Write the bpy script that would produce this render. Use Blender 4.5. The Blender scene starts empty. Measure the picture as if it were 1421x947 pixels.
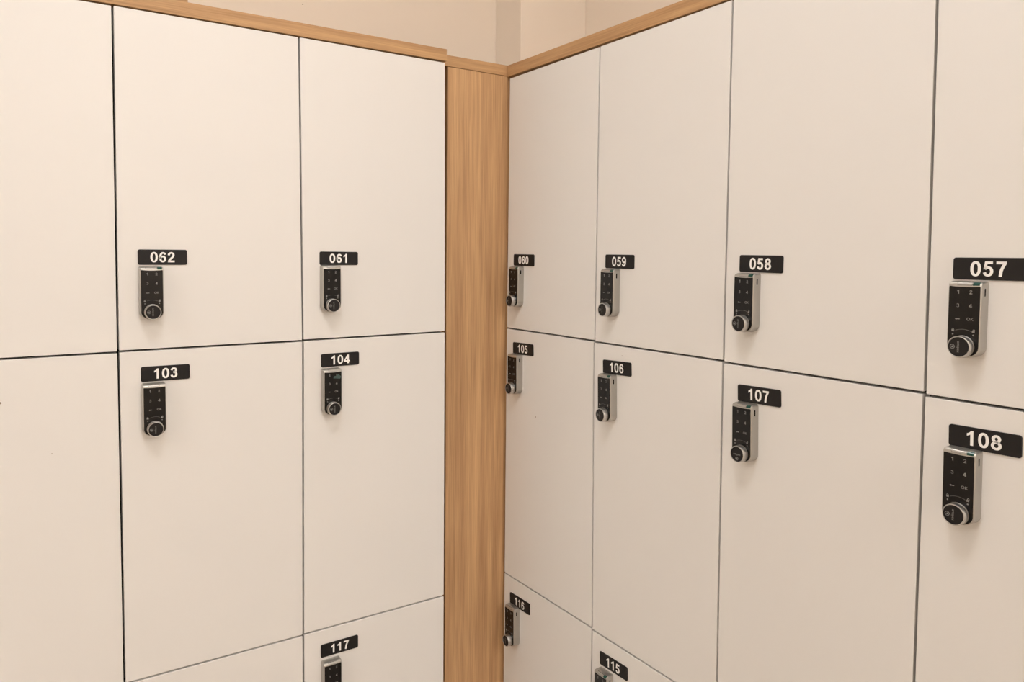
import bpy, bmesh, math, random
from mathutils import Matrix, Vector
from mathutils.geometry import tessellate_polygon

random.seed(7)
scene = bpy.context.scene
COL = scene.collection
PI = math.pi

# ------------------------------------------------------------------ camera
def rot_axes(yaw, pitch, roll):
    cy, sy, cp, sp = math.cos(yaw), math.sin(yaw), math.cos(pitch), math.sin(pitch)
    fwd = Vector((sy * cp, cy * cp, sp))
    right = Vector((cy, -sy, 0))
    up = right.cross(fwd)
    cr, sr = math.cos(roll), math.sin(roll)
    return cr * right + sr * up, -sr * right + cr * up, fwd

cam_data = bpy.data.cameras.new('camera')
cam = bpy.data.objects.new('camera', cam_data)
COL.objects.link(cam)
_r, _u, _f = rot_axes(0.58163038, -0.04817187, 0.0080888)
m = Matrix.Identity(4)
for i in range(3):
    m[i][0], m[i][1], m[i][2] = _r[i], _u[i], -_f[i]
m[0][3], m[1][3], m[2][3] = -0.9084418, -1.32951462, 0.16290207
cam.matrix_world = m
cam_data.sensor_fit = 'HORIZONTAL'
cam_data.sensor_width = 36.0
cam_data.lens = 25.9933
cam_data.shift_x = 0.0107214
cam_data.shift_y = -0.0501551
cam_data.clip_start = 0.01
cam_data.clip_end = 50
scene.camera = cam

# ------------------------------------------------------------------ world, lights, exposure
world = bpy.data.worlds.new('world')
world.use_nodes = True
scene.world = world
world.node_tree.nodes['Background'].inputs[0].default_value = (1.0, 0.9, 0.8, 1)
world.node_tree.nodes['Background'].inputs[1].default_value = 0.02

LIGHT_COLOUR = (1.0, 0.97, 0.945)
# x, y, size, strength of the ceiling panels (all of them above and behind the frame)
CEILING_PANELS = [(-2.90, -0.95, 0.55, 25.0),
                  (-0.85, -0.95, 0.38, 25.0),
                  (-0.15, -3.30, 0.75, 25.0),
                  (-0.10, -0.30, 0.17, 25.0)]  # unseen fill light, added to brighten the walls above the corner

vs = scene.view_settings
vs.view_transform = 'Standard'
vs.look = 'None'
vs.gamma = 1.0
vs.exposure = 0.0
vs.use_curve_mapping = False

# ------------------------------------------------------------------ materials
def new_mat(name):
    mt = bpy.data.materials.new(name)
    mt.use_nodes = True
    nt = mt.node_tree
    return mt, nt, nt.nodes['Principled BSDF']

def N(nt, kind, **kw):
    n = nt.nodes.new(kind)
    for k, v in kw.items():
        setattr(n, k, v)
    return n

def mat_plain(name, col, rough=0.5, metal=0.0, bump=0.0, bump_scale=400.0, var=0.0, var_scale=3.0, spec=0.5):
    mt, nt, b = new_mat(name)
    b.inputs['Roughness'].default_value = rough
    b.inputs['Metallic'].default_value = metal
    b.inputs['Specular IOR Level'].default_value = spec
    tc = N(nt, 'ShaderNodeTexCoord')
    nz = N(nt, 'ShaderNodeTexNoise')
    nz.inputs['Scale'].default_value = var_scale
    nz.inputs['Detail'].default_value = 4
    nt.links.new(tc.outputs['Object'], nz.inputs['Vector'])
    mx = N(nt, 'ShaderNodeMix', data_type='RGBA')
    mx.inputs[6].default_value = tuple(c * (1 - var) for c in col) + (1,)
    mx.inputs[7].default_value = tuple(min(1, c * (1 + var)) for c in col) + (1,)
    nt.links.new(nz.outputs['Fac'], mx.inputs[0])
    nt.links.new(mx.outputs[2], b.inputs['Base Color'])
    if bump > 0:
        nb = N(nt, 'ShaderNodeTexNoise')
        nb.inputs['Scale'].default_value = bump_scale
        nb.inputs['Detail'].default_value = 3
        nt.links.new(tc.outputs['Object'], nb.inputs['Vector'])
        bp = N(nt, 'ShaderNodeBump')
        bp.inputs['Strength'].default_value = bump
        bp.inputs['Distance'].default_value = 0.0006
        nt.links.new(nb.outputs['Fac'], bp.inputs['Height'])
        nt.links.new(bp.outputs['Normal'], b.inputs['Normal'])
    return mt

def mat_oak(name, axis, dark, light):
    """oak laminate: long grain along one object axis"""
    mt, nt, b = new_mat(name)
    b.inputs['Roughness'].default_value = 0.5
    b.inputs['Specular IOR Level'].default_value = 0.35
    tc = N(nt, 'ShaderNodeTexCoord')
    def stretched(along, across):
        mp = N(nt, 'ShaderNodeMapping')
        s = [across, across, across]
        s[axis] = along
        mp.inputs['Scale'].default_value = s
        nt.links.new(tc.outputs['Object'], mp.inputs['Vector'])
        return mp
    def noise(mp, detail, rough, dist=0.0):
        nz = N(nt, 'ShaderNodeTexNoise')
        nz.inputs['Scale'].default_value = 1.0
        nz.inputs['Detail'].default_value = detail
        nz.inputs['Roughness'].default_value = rough
        nz.inputs['Distortion'].default_value = dist
        nt.links.new(mp.outputs['Vector'], nz.inputs['Vector'])
        return nz
    broad = noise(stretched(1.6, 60), 3, 0.5, 0.6)      # broad streaks
    fine = noise(stretched(7, 330), 4, 0.6, 0.2)        # pores
    add = N(nt, 'ShaderNodeMath', operation='MULTIPLY_ADD')
    nt.links.new(fine.outputs['Fac'], add.inputs[0])
    add.inputs[1].default_value = 0.55
    half = N(nt, 'ShaderNodeMath', operation='MULTIPLY')
    nt.links.new(broad.outputs['Fac'], half.inputs[0])
    half.inputs[1].default_value = 0.55
    nt.links.new(half.outputs[0], add.inputs[2])
    ramp = N(nt, 'ShaderNodeValToRGB')
    ramp.color_ramp.elements[0].position = 0.36
    ramp.color_ramp.elements[0].color = dark + (1,)
    ramp.color_ramp.elements[1].position = 0.72
    ramp.color_ramp.elements[1].color = light + (1,)
    nt.links.new(add.outputs[0], ramp.inputs['Fac'])
    nt.links.new(ramp.outputs['Color'], b.inputs['Base Color'])
    bp = N(nt, 'ShaderNodeBump')
    bp.inputs['Strength'].default_value = 0.12
    bp.inputs['Distance'].default_value = 0.0005
    nt.links.new(fine.outputs['Fac'], bp.inputs['Height'])
    nt.links.new(bp.outputs['Normal'], b.inputs['Normal'])
    return mt

def mat_emit(name, col, strength):
    mt, nt, b = new_mat(name)
    b.inputs['Base Color'].default_value = (0.8, 0.8, 0.8, 1)
    b.inputs['Emission Color'].default_value = col + (1,)
    b.inputs['Emission Strength'].default_value = strength
    return mt

M = {}
M['door'] = mat_plain('cream_laminate', (0.80, 0.785, 0.765), 0.42, bump=0.10, bump_scale=900, var=0.012, spec=0.35)
M['carcass'] = mat_plain('dark_carcass_board', (0.012, 0.010, 0.009), 0.85, var=0.1, spec=0.1)
M['socket'] = mat_plain('matt_black_socket', (0.006, 0.006, 0.006), 0.9, var=0.1, spec=0.05)
M['oak_h'] = mat_oak('oak_grain_along', 0, (0.35, 0.19, 0.085), (0.63, 0.39, 0.195))
M['oak_v'] = mat_oak('oak_grain_upright', 2, (0.39, 0.213, 0.099), (0.69, 0.43, 0.22))
M['wall'] = mat_plain('warm_cream_paint', (0.885, 0.80, 0.70), 0.85, bump=0.12, bump_scale=250, var=0.01, spec=0.2)
M['ceiling'] = mat_plain('white_ceiling', (0.80, 0.78, 0.75), 0.9, var=0.01)
M['floor'] = mat_plain('brown_vinyl_floor', (0.46, 0.38, 0.30), 0.5, var=0.1, var_scale=6)
M['silver'] = mat_plain('satin_silver', (0.47, 0.455, 0.425), 0.34, metal=0.8, var=0.02)
M['chrome'] = mat_plain('bright_silver', (0.58, 0.57, 0.55), 0.34, metal=1.0, var=0.02)
M['glass'] = mat_plain('black_glass', (0.006, 0.0055, 0.0055), 0.22, var=0.05, spec=0.3)
M['black'] = mat_plain('black_plastic', (0.011, 0.0095, 0.0098), 0.5, var=0.06, spec=0.28)
M['white'] = mat_plain('white_print', (0.92, 0.91, 0.89), 0.5, var=0.01)
M['grey_print'] = mat_plain('pale_grey_print', (0.24, 0.235, 0.225), 0.5, var=0.02)
M['dim_print'] = mat_plain('dim_grey_print', (0.11, 0.105, 0.10), 0.5, var=0.02)
M['green'] = mat_plain('dark_green_window', (0.010, 0.060, 0.048), 0.2, var=0.1)
M['patch'] = mat_plain('teal_tint', (0.05, 0.092, 0.084), 0.3, var=0.35, var_scale=300)
M['speck'] = mat_plain('brown_speck', (0.25, 0.17, 0.10), 0.8, var=0.1)
M['seam'] = mat_plain('dark_grey_metal', (0.13, 0.125, 0.115), 0.5, metal=0.5, var=0.02)
M['frame'] = mat_plain('white_light_frame', (0.8, 0.8, 0.8), 0.5, var=0.01)

# ------------------------------------------------------------------ helpers
def link(name, mesh, mat, parent=None, loc=(0, 0, 0), rot=(0, 0, 0)):
    o = bpy.data.objects.new(name, mesh)
    COL.objects.link(o)
    if mat is not None and mesh is not None and not mesh.materials:
        mesh.materials.append(mat)
    o.parent = parent
    o.location = loc
    o.rotation_euler = rot
    return o

def tag(o, label=None, cat=None, group=None, kind=None):
    for k, v in (('label', label), ('category', cat), ('group', group), ('kind', kind)):
        if v:
            o[k] = v
    return o

def to_mesh(bm, name, smooth_angle=None):
    bmesh.ops.recalc_face_normals(bm, faces=bm.faces[:])
    me = bpy.data.meshes.new(name)
    bm.to_mesh(me)
    bm.free()
    if smooth_angle is not None:
        for p in me.polygons:
            p.use_smooth = True
        me.set_sharp_from_angle(angle=smooth_angle)
    return me

def hexa(bm, pts):
    """eight corners: front ring (4) then back ring (4)"""
    v = [bm.verts.new(p) for p in pts]
    for f in ((0, 1, 2, 3), (7, 6, 5, 4), (0, 4, 5, 1), (1, 5, 6, 2), (2, 6, 7, 3), (3, 7, 4, 0)):
        bm.faces.new([v[i] for i in f])

def add_box(bm, x0, x1, y0, y1, z0, z1):
    hexa(bm, [(x0, y0, z0), (x1, y0, z0), (x1, y0, z1), (x0, y0, z1),
              (x0, y1, z0), (x1, y1, z0), (x1, y1, z1), (x0, y1, z1)])

def bevel(bm, w, seg=2):
    bmesh.ops.bevel(bm, geom=bm.edges[:], offset=w, segments=seg, profile=0.5, affect='EDGES')

def box_mesh(name, x0, x1, y0, y1, z0, z1, bw=0.0):
    bm = bmesh.new()
    add_box(bm, x0, x1, y0, y1, z0, z1)
    if bw:
        bevel(bm, bw)
    return to_mesh(bm, name)

def loft(bm, outline_at, ys, cap_front=True, cap_back=False):
    """outline_at(k) -> list of (x, z); rings at depth ys[k]"""
    rings = [[bm.verts.new((x, y, z)) for x, z in outline_at(k)] for k, y in enumerate(ys)]
    n = len(rings[0])
    for a, b in zip(rings, rings[1:]):
        for i in range(n):
            j = (i + 1) % n
            bm.faces.new((a[i], a[j], b[j], b[i]))
    if cap_front:
        bm.faces.new(rings[-1])
    if cap_back:
        bm.faces.new(rings[0])
    return rings

def rrect(x0, x1, z0, z1, r, n=5):
    pts = []
    for cx, cz, a0 in ((x1 - r, z1 - r, 0), (x0 + r, z1 - r, PI / 2), (x0 + r, z0 + r, PI), (x1 - r, z0 + r, 1.5 * PI)):
        for k in range(n + 1):
            a = a0 + PI / 2 * k / n
            pts.append((cx + r * math.cos(a), cz + r * math.sin(a)))
    return pts

def lathe(bm, prof, n=40):
    """prof: (radius, y) pairs, revolved about the y axis; first/last may have radius 0"""
    rings = []
    for r, y in prof:
        if r < 1e-7:
            rings.append([bm.verts.new((0, y, 0))])
        else:
            rings.append([bm.verts.new((r * math.cos(2 * PI * k / n), y, r * math.sin(2 * PI * k / n))) for k in range(n)])
    for a, b in zip(rings, rings[1:]):
        for k in range(n):
            j = (k + 1) % n
            q = [a[k % len(a)], a[j % len(a)], b[j % len(b)], b[k % len(b)]]
            u = []
            for v in q:
                if v not in u:
                    u.append(v)
            if len(u) > 2:
                bm.faces.new(u)

# ---- flat print: filled polygons on the plane y = depth
def fill(bm, loops, y):
    vecs = [[Vector((p[0], p[1], 0)) for p in lp] for lp in loops]
    flat = [p for lp in loops for p in lp]
    vs_ = [bm.verts.new((p[0], y, p[1])) for p in flat]
    for t in tessellate_polygon(vecs):
        if len({t[0], t[1], t[2]}) == 3:
            try:
                bm.faces.new([vs_[i] for i in t])
            except ValueError:
                pass

def spline(pts, n=7):
    """Catmull-Rom through the points"""
    P = [(2 * pts[0][0] - pts[1][0], 2 * pts[0][1] - pts[1][1])] + list(pts) + [(2 * pts[-1][0] - pts[-2][0], 2 * pts[-1][1] - pts[-2][1])]
    out = []
    for i in range(1, len(P) - 2):
        for k in range(n):
            t = k / n
            out.append(tuple(0.5 * (2 * P[i][c] + (P[i + 1][c] - P[i - 1][c]) * t
                                    + (2 * P[i - 1][c] - 5 * P[i][c] + 4 * P[i + 1][c] - P[i + 2][c]) * t * t
                                    + (3 * P[i][c] - P[i - 1][c] - 3 * P[i + 1][c] + P[i + 2][c]) * t ** 3) for c in (0, 1)))
    out.append(tuple(pts[-1]))
    return out

def stroke(bm, pts, a, b, y, tf, closed=False):
    """ribbon of quads along pts, elliptical pen (a across, b upright)"""
    n = len(pts)
    prev = first = None
    for i in range(n):
        p0 = pts[(i - 1) % n] if (closed or i > 0) else pts[i]
        p1 = pts[(i + 1) % n] if (closed or i < n - 1) else pts[i]
        dx, dz = p1[0] - p0[0], p1[1] - p0[1]
        # support of the ellipse in the normal direction
        nx, nz = -dz, dx
        l = math.hypot(a * nx, b * nz) or 1e-9
        ox, oz = a * a * nx / l, b * b * nz / l
        e = []
        for s in (1, -1):
            X, Z = tf(pts[i][0] + s * ox, pts[i][1] + s * oz)
            e.append(bm.verts.new((X, y, Z)))
        if prev:
            bm.faces.new((prev[0], prev[1], e[1], e[0]))
        prev = e
        first = first or e
    if closed:
        bm.faces.new((prev[0], prev[1], first[1], first[0]))

def ell(cx, cz, rx, rz, ex=2.0, n=36):
    out = []
    for k in range(n):
        t = 2 * PI * k / n
        c, s = math.cos(t), math.sin(t)
        out.append((cx + rx * math.copysign(abs(c) ** (2 / ex), c), cz + rz * math.copysign(abs(s) ** (2 / ex), s)))
    return out

def draw_digit(bm, ch, y, tf, a=0.097, b=0.083):
    """one digit of a bold grotesque, cap height 1, advance 0.777"""
    def poly(*loops):
        fill(bm, [[tf(*p) for p in lp] for lp in loops], y)
    def st(pts, closed=False, smooth=True):
        stroke(bm, spline(pts) if (smooth and not closed) else pts, a, b, y, tf, closed)
    if ch == '0':
        st(ell(0.36, 0.5, 0.232, 0.43, 2.25), True)
    elif ch == '1':
        poly([(0.51, 0), (0.51, 1.01), (0.355, 1.01), (0.30, 0.92), (0.21, 0.845), (0.10, 0.80), (0.10, 0.625), (0.22, 0.675), (0.318, 0.745), (0.318, 0)])
    elif ch == '2':
        st([(0.135, 0.685), (0.18, 0.84), (0.345, 0.925), (0.51, 0.865), (0.565, 0.715), (0.50, 0.545), (0.335, 0.37), (0.20, 0.215), (0.145, 0.10)])
        poly([(0.04, 0), (0.67, 0), (0.67, 0.178), (0.10, 0.178)])
    elif ch == '3':
        st([(0.135, 0.735), (0.19, 0.87), (0.335, 0.925), (0.485, 0.87), (0.535, 0.735), (0.47, 0.60), (0.29, 0.552)])
        st([(0.29, 0.540), (0.50, 0.475), (0.565, 0.30), (0.50, 0.135), (0.34, 0.075), (0.18, 0.135), (0.125, 0.275)])
    elif ch == '4':
        poly([(0.40, 0), (0.59, 0), (0.59, 0.205), (0.705, 0.205), (0.705, 0.37), (0.59, 0.37), (0.59, 1), (0.425, 1), (0.03, 0.385), (0.03, 0.205), (0.40, 0.205)],
             [(0.40, 0.37), (0.40, 0.70), (0.19, 0.37)])
    elif ch == '5':
        poly([(0.15, 1), (0.625, 1), (0.625, 0.825), (0.30, 0.825), (0.262, 0.60), (0.215, 0.47), (0.065, 0.475)])
        st([(0.145, 0.485), (0.24, 0.565), (0.36, 0.590), (0.51, 0.515), (0.568, 0.335), (0.505, 0.15), (0.345, 0.075), (0.19, 0.135), (0.13, 0.265)])
    elif ch == '6':
        st(ell(0.365, 0.322, 0.215, 0.247), True)
        st([(0.150, 0.33), (0.140, 0.50), (0.185, 0.75), (0.28, 0.885), (0.39, 0.92), (0.52, 0.87), (0.575, 0.745)])
    elif ch == '7':
        poly([(0.055, 1), (0.665, 1), (0.665, 0.86), (0.55, 0.823), (0.055, 0.823)])
        st([(0.585, 0.90), (0.47, 0.68), (0.36, 0.40), (0.31, 0.0)])
    elif ch == '8':
        st(ell(0.36, 0.735, 0.190, 0.188), True)
        st(ell(0.36, 0.295, 0.228, 0.218), True)
    elif ch == '9':
        st(ell(0.355, 0.678, 0.215, 0.247), True)
        st([(0.570, 0.67), (0.580, 0.50), (0.535, 0.25), (0.44, 0.115), (0.33, 0.08), (0.20, 0.13), (0.145, 0.255)])

def number_mesh(txt, h, y):
    bm = bmesh.new()
    w = 0.777 * len(txt) * h
    for i, ch in enumerate(txt):
        x0 = -w / 2 + i * 0.777 * h + 0.012 * h
        draw_digit(bm, ch, y, lambda px, pz, x0=x0: (x0 + px * h, (pz - 0.5) * h))
    return to_mesh(bm, 'number_print')

def text_into(bm, txt, size, tf):
    """built-in font outlines, filled, as flat print"""
    cu = bpy.data.curves.new('t', 'FONT')
    cu.body = txt
    cu.size = size
    cu.align_x = 'CENTER'
    cu.align_y = 'CENTER'
    cu.resolution_u = 3
    ob = bpy.data.objects.new('t', cu)
    COL.objects.link(ob)
    me = bpy.data.meshes.new_from_object(ob)
    vmap = [bm.verts.new(tf(v.co.x, v.co.y)) for v in me.vertices]
    for p in me.polygons:
        try:
            bm.faces.new([vmap[i] for i in p.vertices])
        except ValueError:
            pass
    bpy.data.objects.remove(ob)
    bpy.data.curves.remove(cu)
    bpy.data.meshes.remove(me)

# ------------------------------------------------------------------ the room
FLOOR_Z, CEIL_Z = -1.18, 1.45
WX0, WX1, WY0, WY1 = -3.4, 0.4987, -3.9, 0.50
PIL_X, PIL_Y = 0.2686, 0.3717
def struct(name, mesh, mat):
    o = link(name, mesh, mat)
    o['kind'] = 'structure'
    return o
T = 0.10
struct('floor', box_mesh('floor', WX0 - T, WX1 + T, WY0 - T, WY1 + T, FLOOR_Z - T, FLOOR_Z), M['floor'])
struct('ceiling', box_mesh('ceiling', WX0 - T, WX1 + T, WY0 - T, WY1 + T, CEIL_Z, CEIL_Z + T), M['ceiling'])
wall_back = struct('wall_back', box_mesh('wall_back', WX0 - T, WX1 + T, WY1, WY1 + T, FLOOR_Z, CEIL_Z), M['wall'])
struct('wall_right', box_mesh('wall_right', WX1, WX1 + T, WY0, WY1, FLOOR_Z, CEIL_Z), M['wall'])
struct('wall_left', box_mesh('wall_left', WX0 - T, WX0, WY0, WY1, FLOOR_Z, CEIL_Z), M['wall'])
struct('wall_front', box_mesh('wall_front', WX0 - T, WX1 + T, WY0 - T, WY0, FLOOR_Z, CEIL_Z), M['wall'])
struct('wall_pillar', box_mesh('wall_pillar', PIL_X, WX1, PIL_Y, WY1, FLOOR_Z, CEIL_Z, 0.002), M['wall'])

for i, (x, y, s, e) in enumerate(CEILING_PANELS):
    r = bpy.data.objects.new('ceiling_light', None)
    COL.objects.link(r)
    r.location = (x, y, CEIL_Z)
    tag(r, ['square ceiling light panel to the left of the lockers', 'mid sized square ceiling light in front of both banks',
            'large square ceiling light panel behind the viewer', 'small unseen fill light added above the locker corner to lift the walls'][i], 'ceiling light')
    bm = bmesh.new()
    h = s / 2
    add_box(bm, -h - 0.03, -h, -h - 0.03, h + 0.03, -0.02, 0)
    add_box(bm, h, h + 0.03, -h - 0.03, h + 0.03, -0.02, 0)
    add_box(bm, -h, h, -h - 0.03, -h, -0.02, 0)
    add_box(bm, -h, h, h, h + 0.03, -0.02, 0)
    link('light_frame', to_mesh(bm, 'light_frame'), M['frame'], r)
    link('diffuser', box_mesh('diffuser', -h, h, -h, h, -0.015, -0.002), mat_emit('warm_diffuser', LIGHT_COLOUR, e), r)

# ------------------------------------------------------------------ the banks (u along the front, y inward, z up)
MM = 0.001
BANK_ROT = {'L': 0.0, 'R': -PI / 2}
DEPTH = 0.47
Z_T, Z_M, Z_B, Z_BOT = 549.5, 0.0, -552.5, -1100.0

def world_xy(bank, u, y=0.0):
    """point of a bank's front plane in world x, y"""
    return (u, y) if bank == 'L' else (y, -u)

# ---- prototype meshes of the keypad lock (origin: knob axis on the door face)
LK_TOP, LK_BOT, LK_W = 73.7 * MM, -13.5 * MM, 18.0 * MM
def lock_outline(inset, top=LK_TOP, bot=LK_BOT, hw=LK_W, r=3.0 * MM, dip=0.0):
    w, t, b = hw - inset, top - inset, bot + inset
    r = max(r - inset, 0.6 * MM)
    pts = []
    for k in range(6):
        a = PI / 2 * k / 5
        pts.append((w - r + r * math.cos(a), t - r + r * math.sin(a)))
    for k in range(1, 8):
        x = (w - r) * (1 - 2 * k / 8)
        pts.append((x, t - dip * (1 - (x / w) ** 2)))
    for k in range(6):
        a = PI / 2 + PI / 2 * k / 5
        pts.append((-w + r + r * math.cos(a), t - r + r * math.sin(a)))
    ex = 2 / 2.15
    for k in range(0, 25):
        a = PI + PI * k / 24
        c, s = math.cos(a), math.sin(a)
        pts.append((w * math.copysign(abs(c) ** ex, c), b * abs(s) ** ex))
    return pts

def roll_back_top(bm):
    """the top band of the lock curves back towards the door"""
    for zc in (68.3, 69.3, 70.3, 71.3, 72.2, 72.9, 73.4):
        bmesh.ops.bisect_plane(bm, geom=bm.verts[:] + bm.edges[:] + bm.faces[:], plane_co=(0, 0, zc * MM), plane_no=(0, 0, 1))
    for v in bm.verts:
        f = min(1.0, max(0.0, (v.co.z / MM - 68.3) / 5.4))
        v.co.y += 7.5 * MM * (1 - math.sqrt(1 - f * f)) * min(1.0, abs(v.co.y) / (15.5 * MM))

bm = bmesh.new()
ins = [0.0, 0.25, 0.45, 0.75, 1.15, 1.7]
ys = [0.0, -7.0, -14.0, -14.9, -15.35, -15.5]
loft(bm, lambda k: lock_outline(ins[k] * MM), [v * MM for v in ys], True, True)
roll_back_top(bm)
LOCK_BODY = to_mesh(bm, 'lock', 0.5)

bm = bmesh.new()
gi = [0, 0, 0.25]
loft(bm, lambda k: lock_outline(gi[k] * MM, 68.0 * MM, -11.7 * MM, 16.3 * MM, 1.2 * MM, 0.8 * MM), [-15.4 * MM, -15.8 * MM, -16.0 * MM], True, True)
GLASS = to_mesh(bm, 'glass_panel', 0.4)

bm = bmesh.new()      # knob: silver barrel with a raised rim around a dark cap
lathe(bm, [(0, -15.9 * MM), (12.5 * MM, -15.9 * MM), (12.5 * MM, -17.2 * MM), (12.25 * MM, -17.3 * MM), (12.25 * MM, -24.9 * MM),
           (12.0 * MM, -25.45 * MM), (11.5 * MM, -25.6 * MM), (11.05 * MM, -25.45 * MM), (10.9 * MM, -24.9 * MM), (0, -24.9 * MM)], 48)
KNOB = to_mesh(bm, 'knob', 0.5)
bm = bmesh.new()
lathe(bm, [(0, -24.85 * MM), (10.9 * MM, -24.85 * MM), (10.9 * MM, -25.1 * MM), (10.7 * MM, -25.25 * MM), (0, -25.3 * MM)], 48)
KNOB_CAP = to_mesh(bm, 'knob_cap', 0.4)

def knob_print(angle):
    bm = bmesh.new()
    ca, sa = math.cos(angle), math.sin(angle)
    def tf(x, z):
        return (x * ca - z * sa, -25.36 * MM, x * sa + z * ca)
    text_into(bm, 'artspex', 4.2 * MM, lambda x, y: tf(x, y))
    tf2 = lambda x, z: (tf(x, z)[0], tf(x, z)[2])
    stroke(bm, ell(0, -6.4 * MM, 2.3 * MM, 2.3 * MM, 2, 24), 0.28 * MM, 0.28 * MM, -25.36 * MM, tf2, True)
    fill(bm, [[tf2(*p) for p in ((-1.2 * MM, -6.9 * MM), (0.1 * MM, -6.7 * MM), (0.9 * MM, -7.9 * MM), (1.1 * MM, -5.6 * MM), (0.0, -4.8 * MM))]], -25.36 * MM)
    return to_mesh(bm, 'knob_print')
KNOB_PRINT_TURNED = knob_print(-PI / 2)
KNOB_PRINT_LEVEL = knob_print(0.0)

bm = bmesh.new()      # printed key figures
YP = -16.05 * MM
def legend_digit(ch, cx, cz, h=4.3 * MM):
    draw_digit(bm, ch, YP, lambda px, pz: (cx + (px - 0.36) * h * 1.15, cz + (pz - 0.5) * h), 0.055, 0.05)
legend_digit('1', -6.4 * MM, 61.6 * MM)
legend_digit('2', 6.8 * MM, 61.6 * MM)
legend_digit('3', -6.4 * MM, 46.2 * MM)
legend_digit('4', 6.8 * MM, 46.2 * MM)
fill(bm, [[(-8.8 * MM, 30.4 * MM), (-4.0 * MM, 30.4 * MM), (-4.0 * MM, 31.3 * MM), (-8.8 * MM, 31.3 * MM)]], YP)
fill(bm, [[(-8.8 * MM, 30.85 * MM), (-7.4 * MM, 29.6 * MM), (-7.4 * MM, 32.1 * MM)]], YP)
text_into(bm, 'OK', 5.0 * MM, lambda x, y: (x + 6.8 * MM, YP, y + 31.0 * MM))
ident = lambda x, z: (x, z)
for sx in (-1, 1):
    cx = sx * 10.8 * MM
    fill(bm, [rrect(cx - 1.4 * MM, cx + 1.4 * MM, 16.2 * MM, 18.4 * MM, 0.3 * MM, 2)], YP)              # padlock body
    ox = 0 if sx < 0 else 0.5 * MM
    arc = [(cx + ox + 0.95 * MM * math.cos(PI * k / 8), 18.4 * MM + 1.5 * MM * math.sin(PI * k / 8)) for k in range(9)]
    stroke(bm, arc, 0.25 * MM, 0.25 * MM, YP, ident)                                                   # shackle
    fill(bm, [ell(cx, 13.4 * MM, 0.85 * MM, 0.85 * MM, 2, 14)], YP)                                    # dot
LEGEND = to_mesh(bm, 'key_print')
bm = bmesh.new()
stroke(bm, [(19.8 * MM * math.sin(t), 19.8 * MM * math.cos(t) - 0.4 * MM) for t in [(-0.42 + 0.84 * k / 16) for k in range(17)]],
       0.22 * MM, 0.22 * MM, YP, ident)
ARC = to_mesh(bm, 'turn_arc')

bm = bmesh.new()      # battery flap let into the top band
lid = [(-9.6, 72.6), (7.8, 72.6), (7.8, 69.1), (-7.4, 69.1), (-8.6, 70.0)]
def lid_ring(kx, kz):
    return [((-0.9 + (x + 0.9) * kx) * MM, (70.85 + (z - 70.85) * kz) * MM) for x, z in lid]
loft(bm, lambda k: lid_ring(1.0, 1.0), [-15.2 * MM, -15.62 * MM], True, True)
roll_back_top(bm)
FLAP_SEAM = to_mesh(bm, 'flap_seam')
bm = bmesh.new()
loft(bm, lambda k: lid_ring(0.95, 0.78), [-15.3 * MM, -15.85 * MM], True, True)
roll_back_top(bm)
FLAP = to_mesh(bm, 'battery_flap')
bm = bmesh.new()
loft(bm, lambda k: rrect(8.2 * MM, 15.4 * MM, 69.0 * MM, 72.8 * MM, 0.6 * MM, 3), [-15.2 * MM, -15.9 * MM], True, True)
roll_back_top(bm)
WINDOW = to_mesh(bm, 'indicator_window')
bm = bmesh.new()      # slot on the right flank (a rim round a dark slot)
def flank(x, grow):
    return [(x, -8.2 * MM + p[0], p[1]) for p in rrect((-1.35 - grow) * MM, (1.35 + grow) * MM, (57.0 - grow) * MM, (66.0 + grow) * MM, (0.8 + grow) * MM, 3)]
def flank_plate(grow, x0, x1):
    bm = bmesh.new()
    a = [bm.verts.new(p) for p in flank(x0, grow)]
    b = [bm.verts.new(p) for p in flank(x1, grow)]
    bm.faces.new(b)
    for i in range(len(a)):
        j = (i + 1) % len(a)
        bm.faces.new((a[i], a[j], b[j], b[i]))
    return to_mesh(bm, 'socket')
SOCKET_RIM = flank_plate(0.7, 17.2 * MM, 17.95 * MM)
SOCKET = flank_plate(0.0, 17.2 * MM, 18.02 * MM)
bm = bmesh.new()
fill(bm, [[(0.4 * MM, 56.2 * MM), (13.6 * MM, 54.6 * MM), (15.6 * MM, 58.6 * MM), (10.4 * MM, 63.4 * MM), (7.6 * MM, 61.6 * MM), (6.8 * MM, 60.4 * MM), (1.6 * MM, 60.0 * MM)]], -16.12 * MM)
TEAL_PATCH = to_mesh(bm, 'teal_patch')  # flat teal patch on the glass at key 2

# ---- number plate prototype
bm = bmesh.new()
PW, PH = 75.0 * MM, 25.0 * MM
pin = [0, 0, 0.35]
loft(bm, lambda k: rrect(-PW / 2 + pin[k] * MM, PW / 2 - pin[k] * MM, -PH / 2 + pin[k] * MM, PH / 2 - pin[k] * MM, 3.0 * MM - pin[k] * MM, 5),
     [0, -1.4 * MM, -1.8 * MM], True, True)
PLATE = to_mesh(bm, 'number_plate', 0.4)

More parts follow.
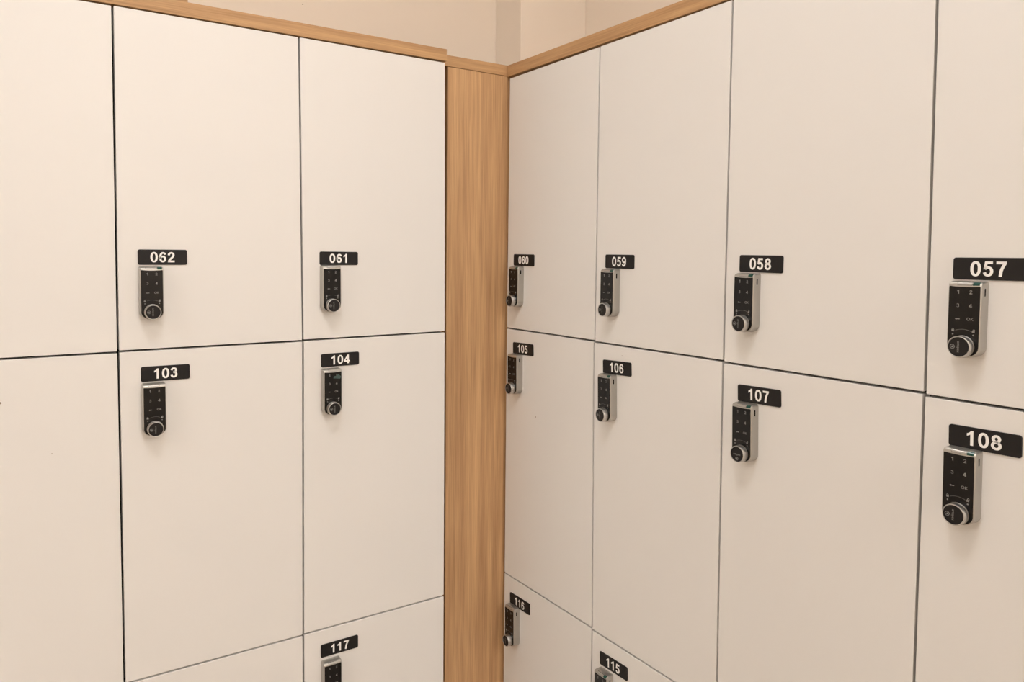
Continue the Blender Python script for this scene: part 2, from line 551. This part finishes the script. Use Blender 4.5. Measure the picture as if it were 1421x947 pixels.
def add_lock(root, x, z, green, level=False, patch=False, tilt=0.0):
    """lock at (x, z) in the locker's own frame"""
    lk = link('lock', LOCK_BODY, M['silver'], root, (x, 0, z), (0, tilt, 0))
    tag(lk, 'silver keypad lock with black glass front and round knob')
    link('glass_panel', GLASS, M['glass'], lk)
    link('key_print', LEGEND, M['grey_print'], lk)
    link('turn_arc', ARC, M['dim_print'], lk)
    link('knob', KNOB, M['chrome'], lk)
    link('knob_cap', KNOB_CAP, M['black'], lk)
    link('knob_print', KNOB_PRINT_LEVEL if level else KNOB_PRINT_TURNED, M['grey_print'], lk)
    link('flap_seam', FLAP_SEAM, M['seam'], lk)
    link('battery_flap', FLAP, M['silver'], lk)
    if green:
        link('indicator_window', WINDOW, M['green'], lk)
    link('socket_rim', SOCKET_RIM, M['chrome'], lk)
    link('socket', SOCKET, M['socket'], lk)
    if patch:
        tag(link('teal_patch', TEAL_PATCH, M['patch'], lk), 'teal patch over the key 2')
    return lk

# ---- lockers.  corners in bank coordinates (mm): left-bottom, right-bottom, right-top, left-top of the opening
GAP = 1.65
def locker(bank, num, corners, plate=None, lock=None, label='', group=None, specks=()):
    (ax, az), (bx, bz), (cx, cz), (dx, dz) = corners
    uc, z0 = (ax + bx + cx + dx) / 4, min(az, bz)
    root = bpy.data.objects.new('locker', None)
    COL.objects.link(root)
    wx, wy = world_xy(bank, uc * MM)
    root.location = (wx, wy, z0 * MM)
    root.rotation_euler = (0, 0, BANK_ROT[bank])
    tag(root, label, 'locker', group)
    def P(u, z, y):
        return ((u - uc) * MM, y * MM, (z - z0) * MM)
    # door leaf
    bm = bmesh.new()
    g = GAP
    ring = [(ax + g, az + g), (bx - g, bz + g), (cx - g, cz - g), (dx + g, dz - g)]
    hexa(bm, [P(u, z, 0) for u, z in ring] + [P(u, z, 18) for u, z in ring])
    bevel(bm, 0.7 * MM, 2)
    door = link('door', to_mesh(bm, 'door'), M['door'], root)
    # carcass: five boards behind the door
    bm = bmesh.new()
    x0, x1, zz0, zz1 = min(ax, dx) + 0.8 - uc, max(bx, cx) - 0.8 - uc, 0.6, max(cz, dz) - 0.6 - z0
    x0, x1, zz0, zz1 = (max(ax, dx) + 0.8 - uc) * MM, (min(bx, cx) - 0.8 - uc) * MM, (max(az, bz) - z0 + 0.6) * MM, (min(cz, dz) - z0 - 0.6) * MM
    t, y0, y1 = 15 * MM, 20 * MM, DEPTH
    add_box(bm, x0, x0 + t, y0, y1, zz0, zz1)
    add_box(bm, x1 - t, x1, y0, y1, zz0, zz1)
    add_box(bm, x0 + t, x1 - t, y0, y1, zz0, zz0 + t)
    add_box(bm, x0 + t, x1 - t, y0, y1, zz1 - t, zz1)
    add_box(bm, x0 + t, x1 - t, y1 - 6 * MM, y1, zz0 + t, zz1 - t)
    link('carcass', to_mesh(bm, 'carcass'), M['carcass'], root)
    if plate:
        left, zc, tilt = plate[0], plate[1], plate[2] if len(plate) > 2 else 0.0
        pl = link('number_plate', PLATE, M['black'], root, P(left + 37.5, zc, 0), (0, tilt, 0))
        tag(pl, 'black plate with white figures ' + num)
        link('number_print', number_mesh(num, 16.8 * MM, -1.9 * MM), M['white'], pl)
    if lock:
        add_lock(root, (lock[0] - uc) * MM, (lock[1] - z0) * MM, tilt=0.6 * (plate[2] if bank == 'R' else 0.0), **(lock[2] if len(lock) > 2 else {'green': False}))
    for (u, z, r) in specks:
        bm = bmesh.new()
        fill(bm, [ell(0, 0, r * MM, r * 1.9 * MM, 2, 10)], -0.1 * MM)
        link('speck', to_mesh(bm, 'speck'), M['speck'], root, P(u, z, 0))
    return root

# vertical seams of the left bank at T / above M / below M / B / bottom
SL = [(-173.0, -170.6, -170.4, -170.0, -169.8),
      (-473.2, -468.9, -468.6, -470.7, -471.0),
      (-772.0, -772.2, -771.8, -770.8, -770.5),
      (-1072.0, -1072.0, -1072.0, -1072.0, -1072.0)]
# vertical seams of the right bank (u = distance along the bank from the corner)
SR = [(-25.2, -28.6, -29.4, -30.0, -32.0),
      (272.6, 270.0, 267.7, 274.0, 271.9),
      (574.5, 572.4, 571.6, 573.6, 573.6),
      (871.9, 874.2, 873.4, 873.4, 873.4),
      (1172.0, 1172.0, 1172.0, 1172.0, 1172.0)]
# horizontal seams: per column (left end, right end)
ZL = [{'T': (551.2, 549.8), 'M': (1.2, 2.1), 'B': (-552.2, -553.0)},
      {'T': (551.2, 551.0), 'M': (0.6, 0.5), 'B': (-551.0, -553.4)},
      {'T': (550.6, 550.6), 'M': (-0.2, -0.6), 'B': (-550.6, -550.6)}]
ZR = [{'T': (546.2, 547.7), 'M': (-0.7, 0.7), 'B': (-554.6, -550.6)},
      {'T': (547.9, 548.9), 'M': (-0.7, 0.8), 'B': (-553.2, -550.2)},
      {'T': (549.0, 549.2), 'M': (-0.8, 0.2), 'B': (-553.0, -551.0)},
      {'T': (549.5, 549.5), 'M': (-2.1, -1.5), 'B': (-553.0, -552.0)}]

def opening(bank, col, row):
    if bank == 'L':
        l, r, Z = SL[col + 1], SL[col], ZL[col]
    else:
        l, r, Z = SR[col], SR[col + 1], ZR[col]
    if row == 0:
        return [(l[1], Z['M'][0]), (r[1], Z['M'][1]), (r[0], Z['T'][1]), (l[0], Z['T'][0])]
    if row == 1:
        return [(l[3], Z['B'][0]), (r[3], Z['B'][1]), (r[2], Z['M'][1]), (l[2], Z['M'][0])]
    return [(l[4], Z_BOT), (r[4], Z_BOT), (r[3], Z['B'][1]), (l[3], Z['B'][0])]

RW = ['top', 'middle', 'bottom']
GREEN = {'green': True}
LOCKERS = [
 # bank, col, row, number, (plate left, plate centre z, tilt), (lock centre u, knob z, options), label
 ('L', 0, 0, '061', (-437.0, 152.3, 0.004), (-418.6, 65.4), 'cream locker numbered 061, upper of the two beside the left edge of the oak panel'),
 ('L', 0, 1, '104', (-435.0, -38.7, -0.004), (-417.5, -127.2, {'green': False, 'patch': True}), 'cream locker with a teal patch on its keypad, numbered 104'),
 ('L', 0, 2, '117', (-437.6, -594.5, 0.004), (-419.0, -686.0), 'cream locker numbered 117, at the picture bottom left of the oak panel, keypad cut off'),
 ('L', 1, 0, '062', (-741.6, 153.2, 0.0), (-723.1, 64.3, GREEN), 'cream locker numbered 062, middle column of the left bank, under the long oak board'),
 ('L', 1, 1, '103', (-739.6, -39.5, 0.006), (-721.6, -127.6), 'cream locker numbered 103, below the one whose lock shows a green window'),
 ('L', 1, 2, '118', (-739.0, -596.0, 0.0), (-720.0, -686.0), 'cream locker showing only a top strip under locker 103, no plate in view'),
 ('L', 2, 0, '063', (-1040.0, 153.0, 0.0), (-1021.0, 64.3), 'cream upper locker cut by the left picture edge, no plate or lock in view'),
 ('L', 2, 1, '102', (-1040.0, -39.5, 0.0), (-1021.0, -127.6), 'cream locker with tiny brown specks, cut by the left picture edge'),
 ('L', 2, 2, '119', (-1040.0, -596.0, 0.0), (-1021.0, -686.0), 'cream lowest locker of the leftmost column, hidden below the picture edge'),
 ('R', 0, 0, '060', (-0.6, 150.3, 0.006), (17.9, 63.0, GREEN), 'narrow-looking cream locker numbered 060, in the top corner right of the oak panel'),
 ('R', 0, 1, '105', (-0.4, -40.4, -0.030), (17.8, -126.5), 'cream locker with one brown speck below its lock, numbered 105'),
 ('R', 0, 2, '116', (-3.5, -600.0, -0.034), (15.8, -685.0), 'cream locker numbered 116, lowest in view right of the oak panel'),
 ('R', 1, 0, '059', (298.4, 151.0, 0.004), (318.6, 63.9, GREEN), 'cream locker numbered 059, second from the oak panel in the top row'),
 ('R', 1, 1, '106', (295.9, -41.6, -0.046), (316.5, -128.3, GREEN), 'cream locker numbered 106, second from the oak panel, plate clearly tilted'),
 ('R', 1, 2, '115', (298.9, -594.0, -0.038), (319.2, -685.5, GREEN), 'cream locker numbered 115, lock cut off by the bottom picture edge'),
 ('R', 2, 0, '058', (599.6, 151.6, 0.008), (618.8, 63.9, GREEN), 'large cream locker numbered 058, above the one with the turned knob'),
 ('R', 2, 1, '107', (601.9, -41.4, -0.035), (622.1, -128.9, {'green': True, 'level': True}), 'cream locker numbered 107, its knob lettering turned level'),
 ('R', 2, 2, '114', (600.0, -596.0, -0.03), (619.0, -685.5), 'cream locker hidden below the picture edge under the one with the turned knob'),
 ('R', 3, 0, '057', (901.7, 150.7, 0.0), (921.5, 62.9, GREEN), 'cream locker numbered 057, its plate cut by the right picture edge'),
 ('R', 3, 1, '108', (903.7, -42.3, -0.018), (922.8, -128.4, GREEN), 'cream locker numbered 108, lower of the two at the right picture edge'),
 ('R', 3, 2, '113', (902.0, -596.0, -0.02), (921.0, -685.5), 'cream lowest locker of the rightmost column, hidden below the right picture corner'),
]
SPECKS = {'105': [(84.8, -178.7, 0.9)], '106': [(345.5, -36.0 + 18, 0.5)], '102': [(-930.5, -66.7, 1.0), (-866.3, -152.5, 0.5)]}
for bank, col, row, num, plate, lock, label in LOCKERS:
    locker(bank, num, opening(bank, col, row), plate, lock, label,
           'lockers of the %s bank' % ('left' if bank == 'L' else 'right'), SPECKS.get(num, ()))

# ------------------------------------------------------------------ oak boards
def oak(name, label, cat, x0, x1, y0, y1, z0, z1, mat, bank='L', bw=0.5):
    """box in bank coordinates (mm), origin at its lower left front corner"""
    wx, wy = world_xy(bank, x0 * MM, y0 * MM)
    me = box_mesh(name, 0, (x1 - x0) * MM, 0, (y1 - y0) * MM, 0, (z1 - z0) * MM, bw * MM)
    o = link(name, me, mat, None, (wx, wy, z0 * MM), (0, 0, BANK_ROT[bank]))
    return tag(o, label, cat)

oak('top_board', 'oak top board running along the left locker bank', 'board', -1072, -170.0, 0, 478, 552.2, 576.0, M['oak_h'])
oak('top_board', 'oak top board running along the right locker bank', 'board', -34.5, 1172, 0, 478, 550.2, 574.6, M['oak_h'], 'R')
oak('corner_top_board', 'short oak top board in the corner between the two locker banks', 'board', -169.7, 460.0, 35.4, 355, 552.5, 575.4, M['oak_h'])
filler = oak('filler_panel', 'tall upright oak panel filling the corner between the locker banks', 'panel', -148.5, 30.0, 36.5, 54.0, FLOOR_Z / MM, 552.0, M['oak_v'])
link('rebate_strip', box_mesh('rebate_strip', -21.3 * MM, 10 * MM, 18.2 * MM, 24 * MM, 0, 1730 * MM), M['oak_v'], filler)
oak('loose_board', 'oak board lying on top of the left bank, at the top picture edge', 'board', -1060, -659.0, 6.0, 300, 576.1, 594.0, M['oak_h'], bw=1.2)
oak('plinth', 'dark plinth under the left locker bank', 'plinth', -1072, -171.0, 40, 470, FLOOR_Z / MM, Z_BOT, M['carcass'])
oak('plinth', 'dark plinth under the right locker bank', 'plinth', -30.0, 1172, 40, 470, FLOOR_Z / MM, Z_BOT, M['carcass'], 'R')

# small dark mark on the painted wall above the left bank
bm = bmesh.new()
fill(bm, [ell(0, 0, 1.6 * MM, 1.3 * MM, 2, 10)], 0.0)
link('speck', to_mesh(bm, 'speck'), M['speck'], wall_back, (-0.3003, WY1 - 0.0002, 0.777))
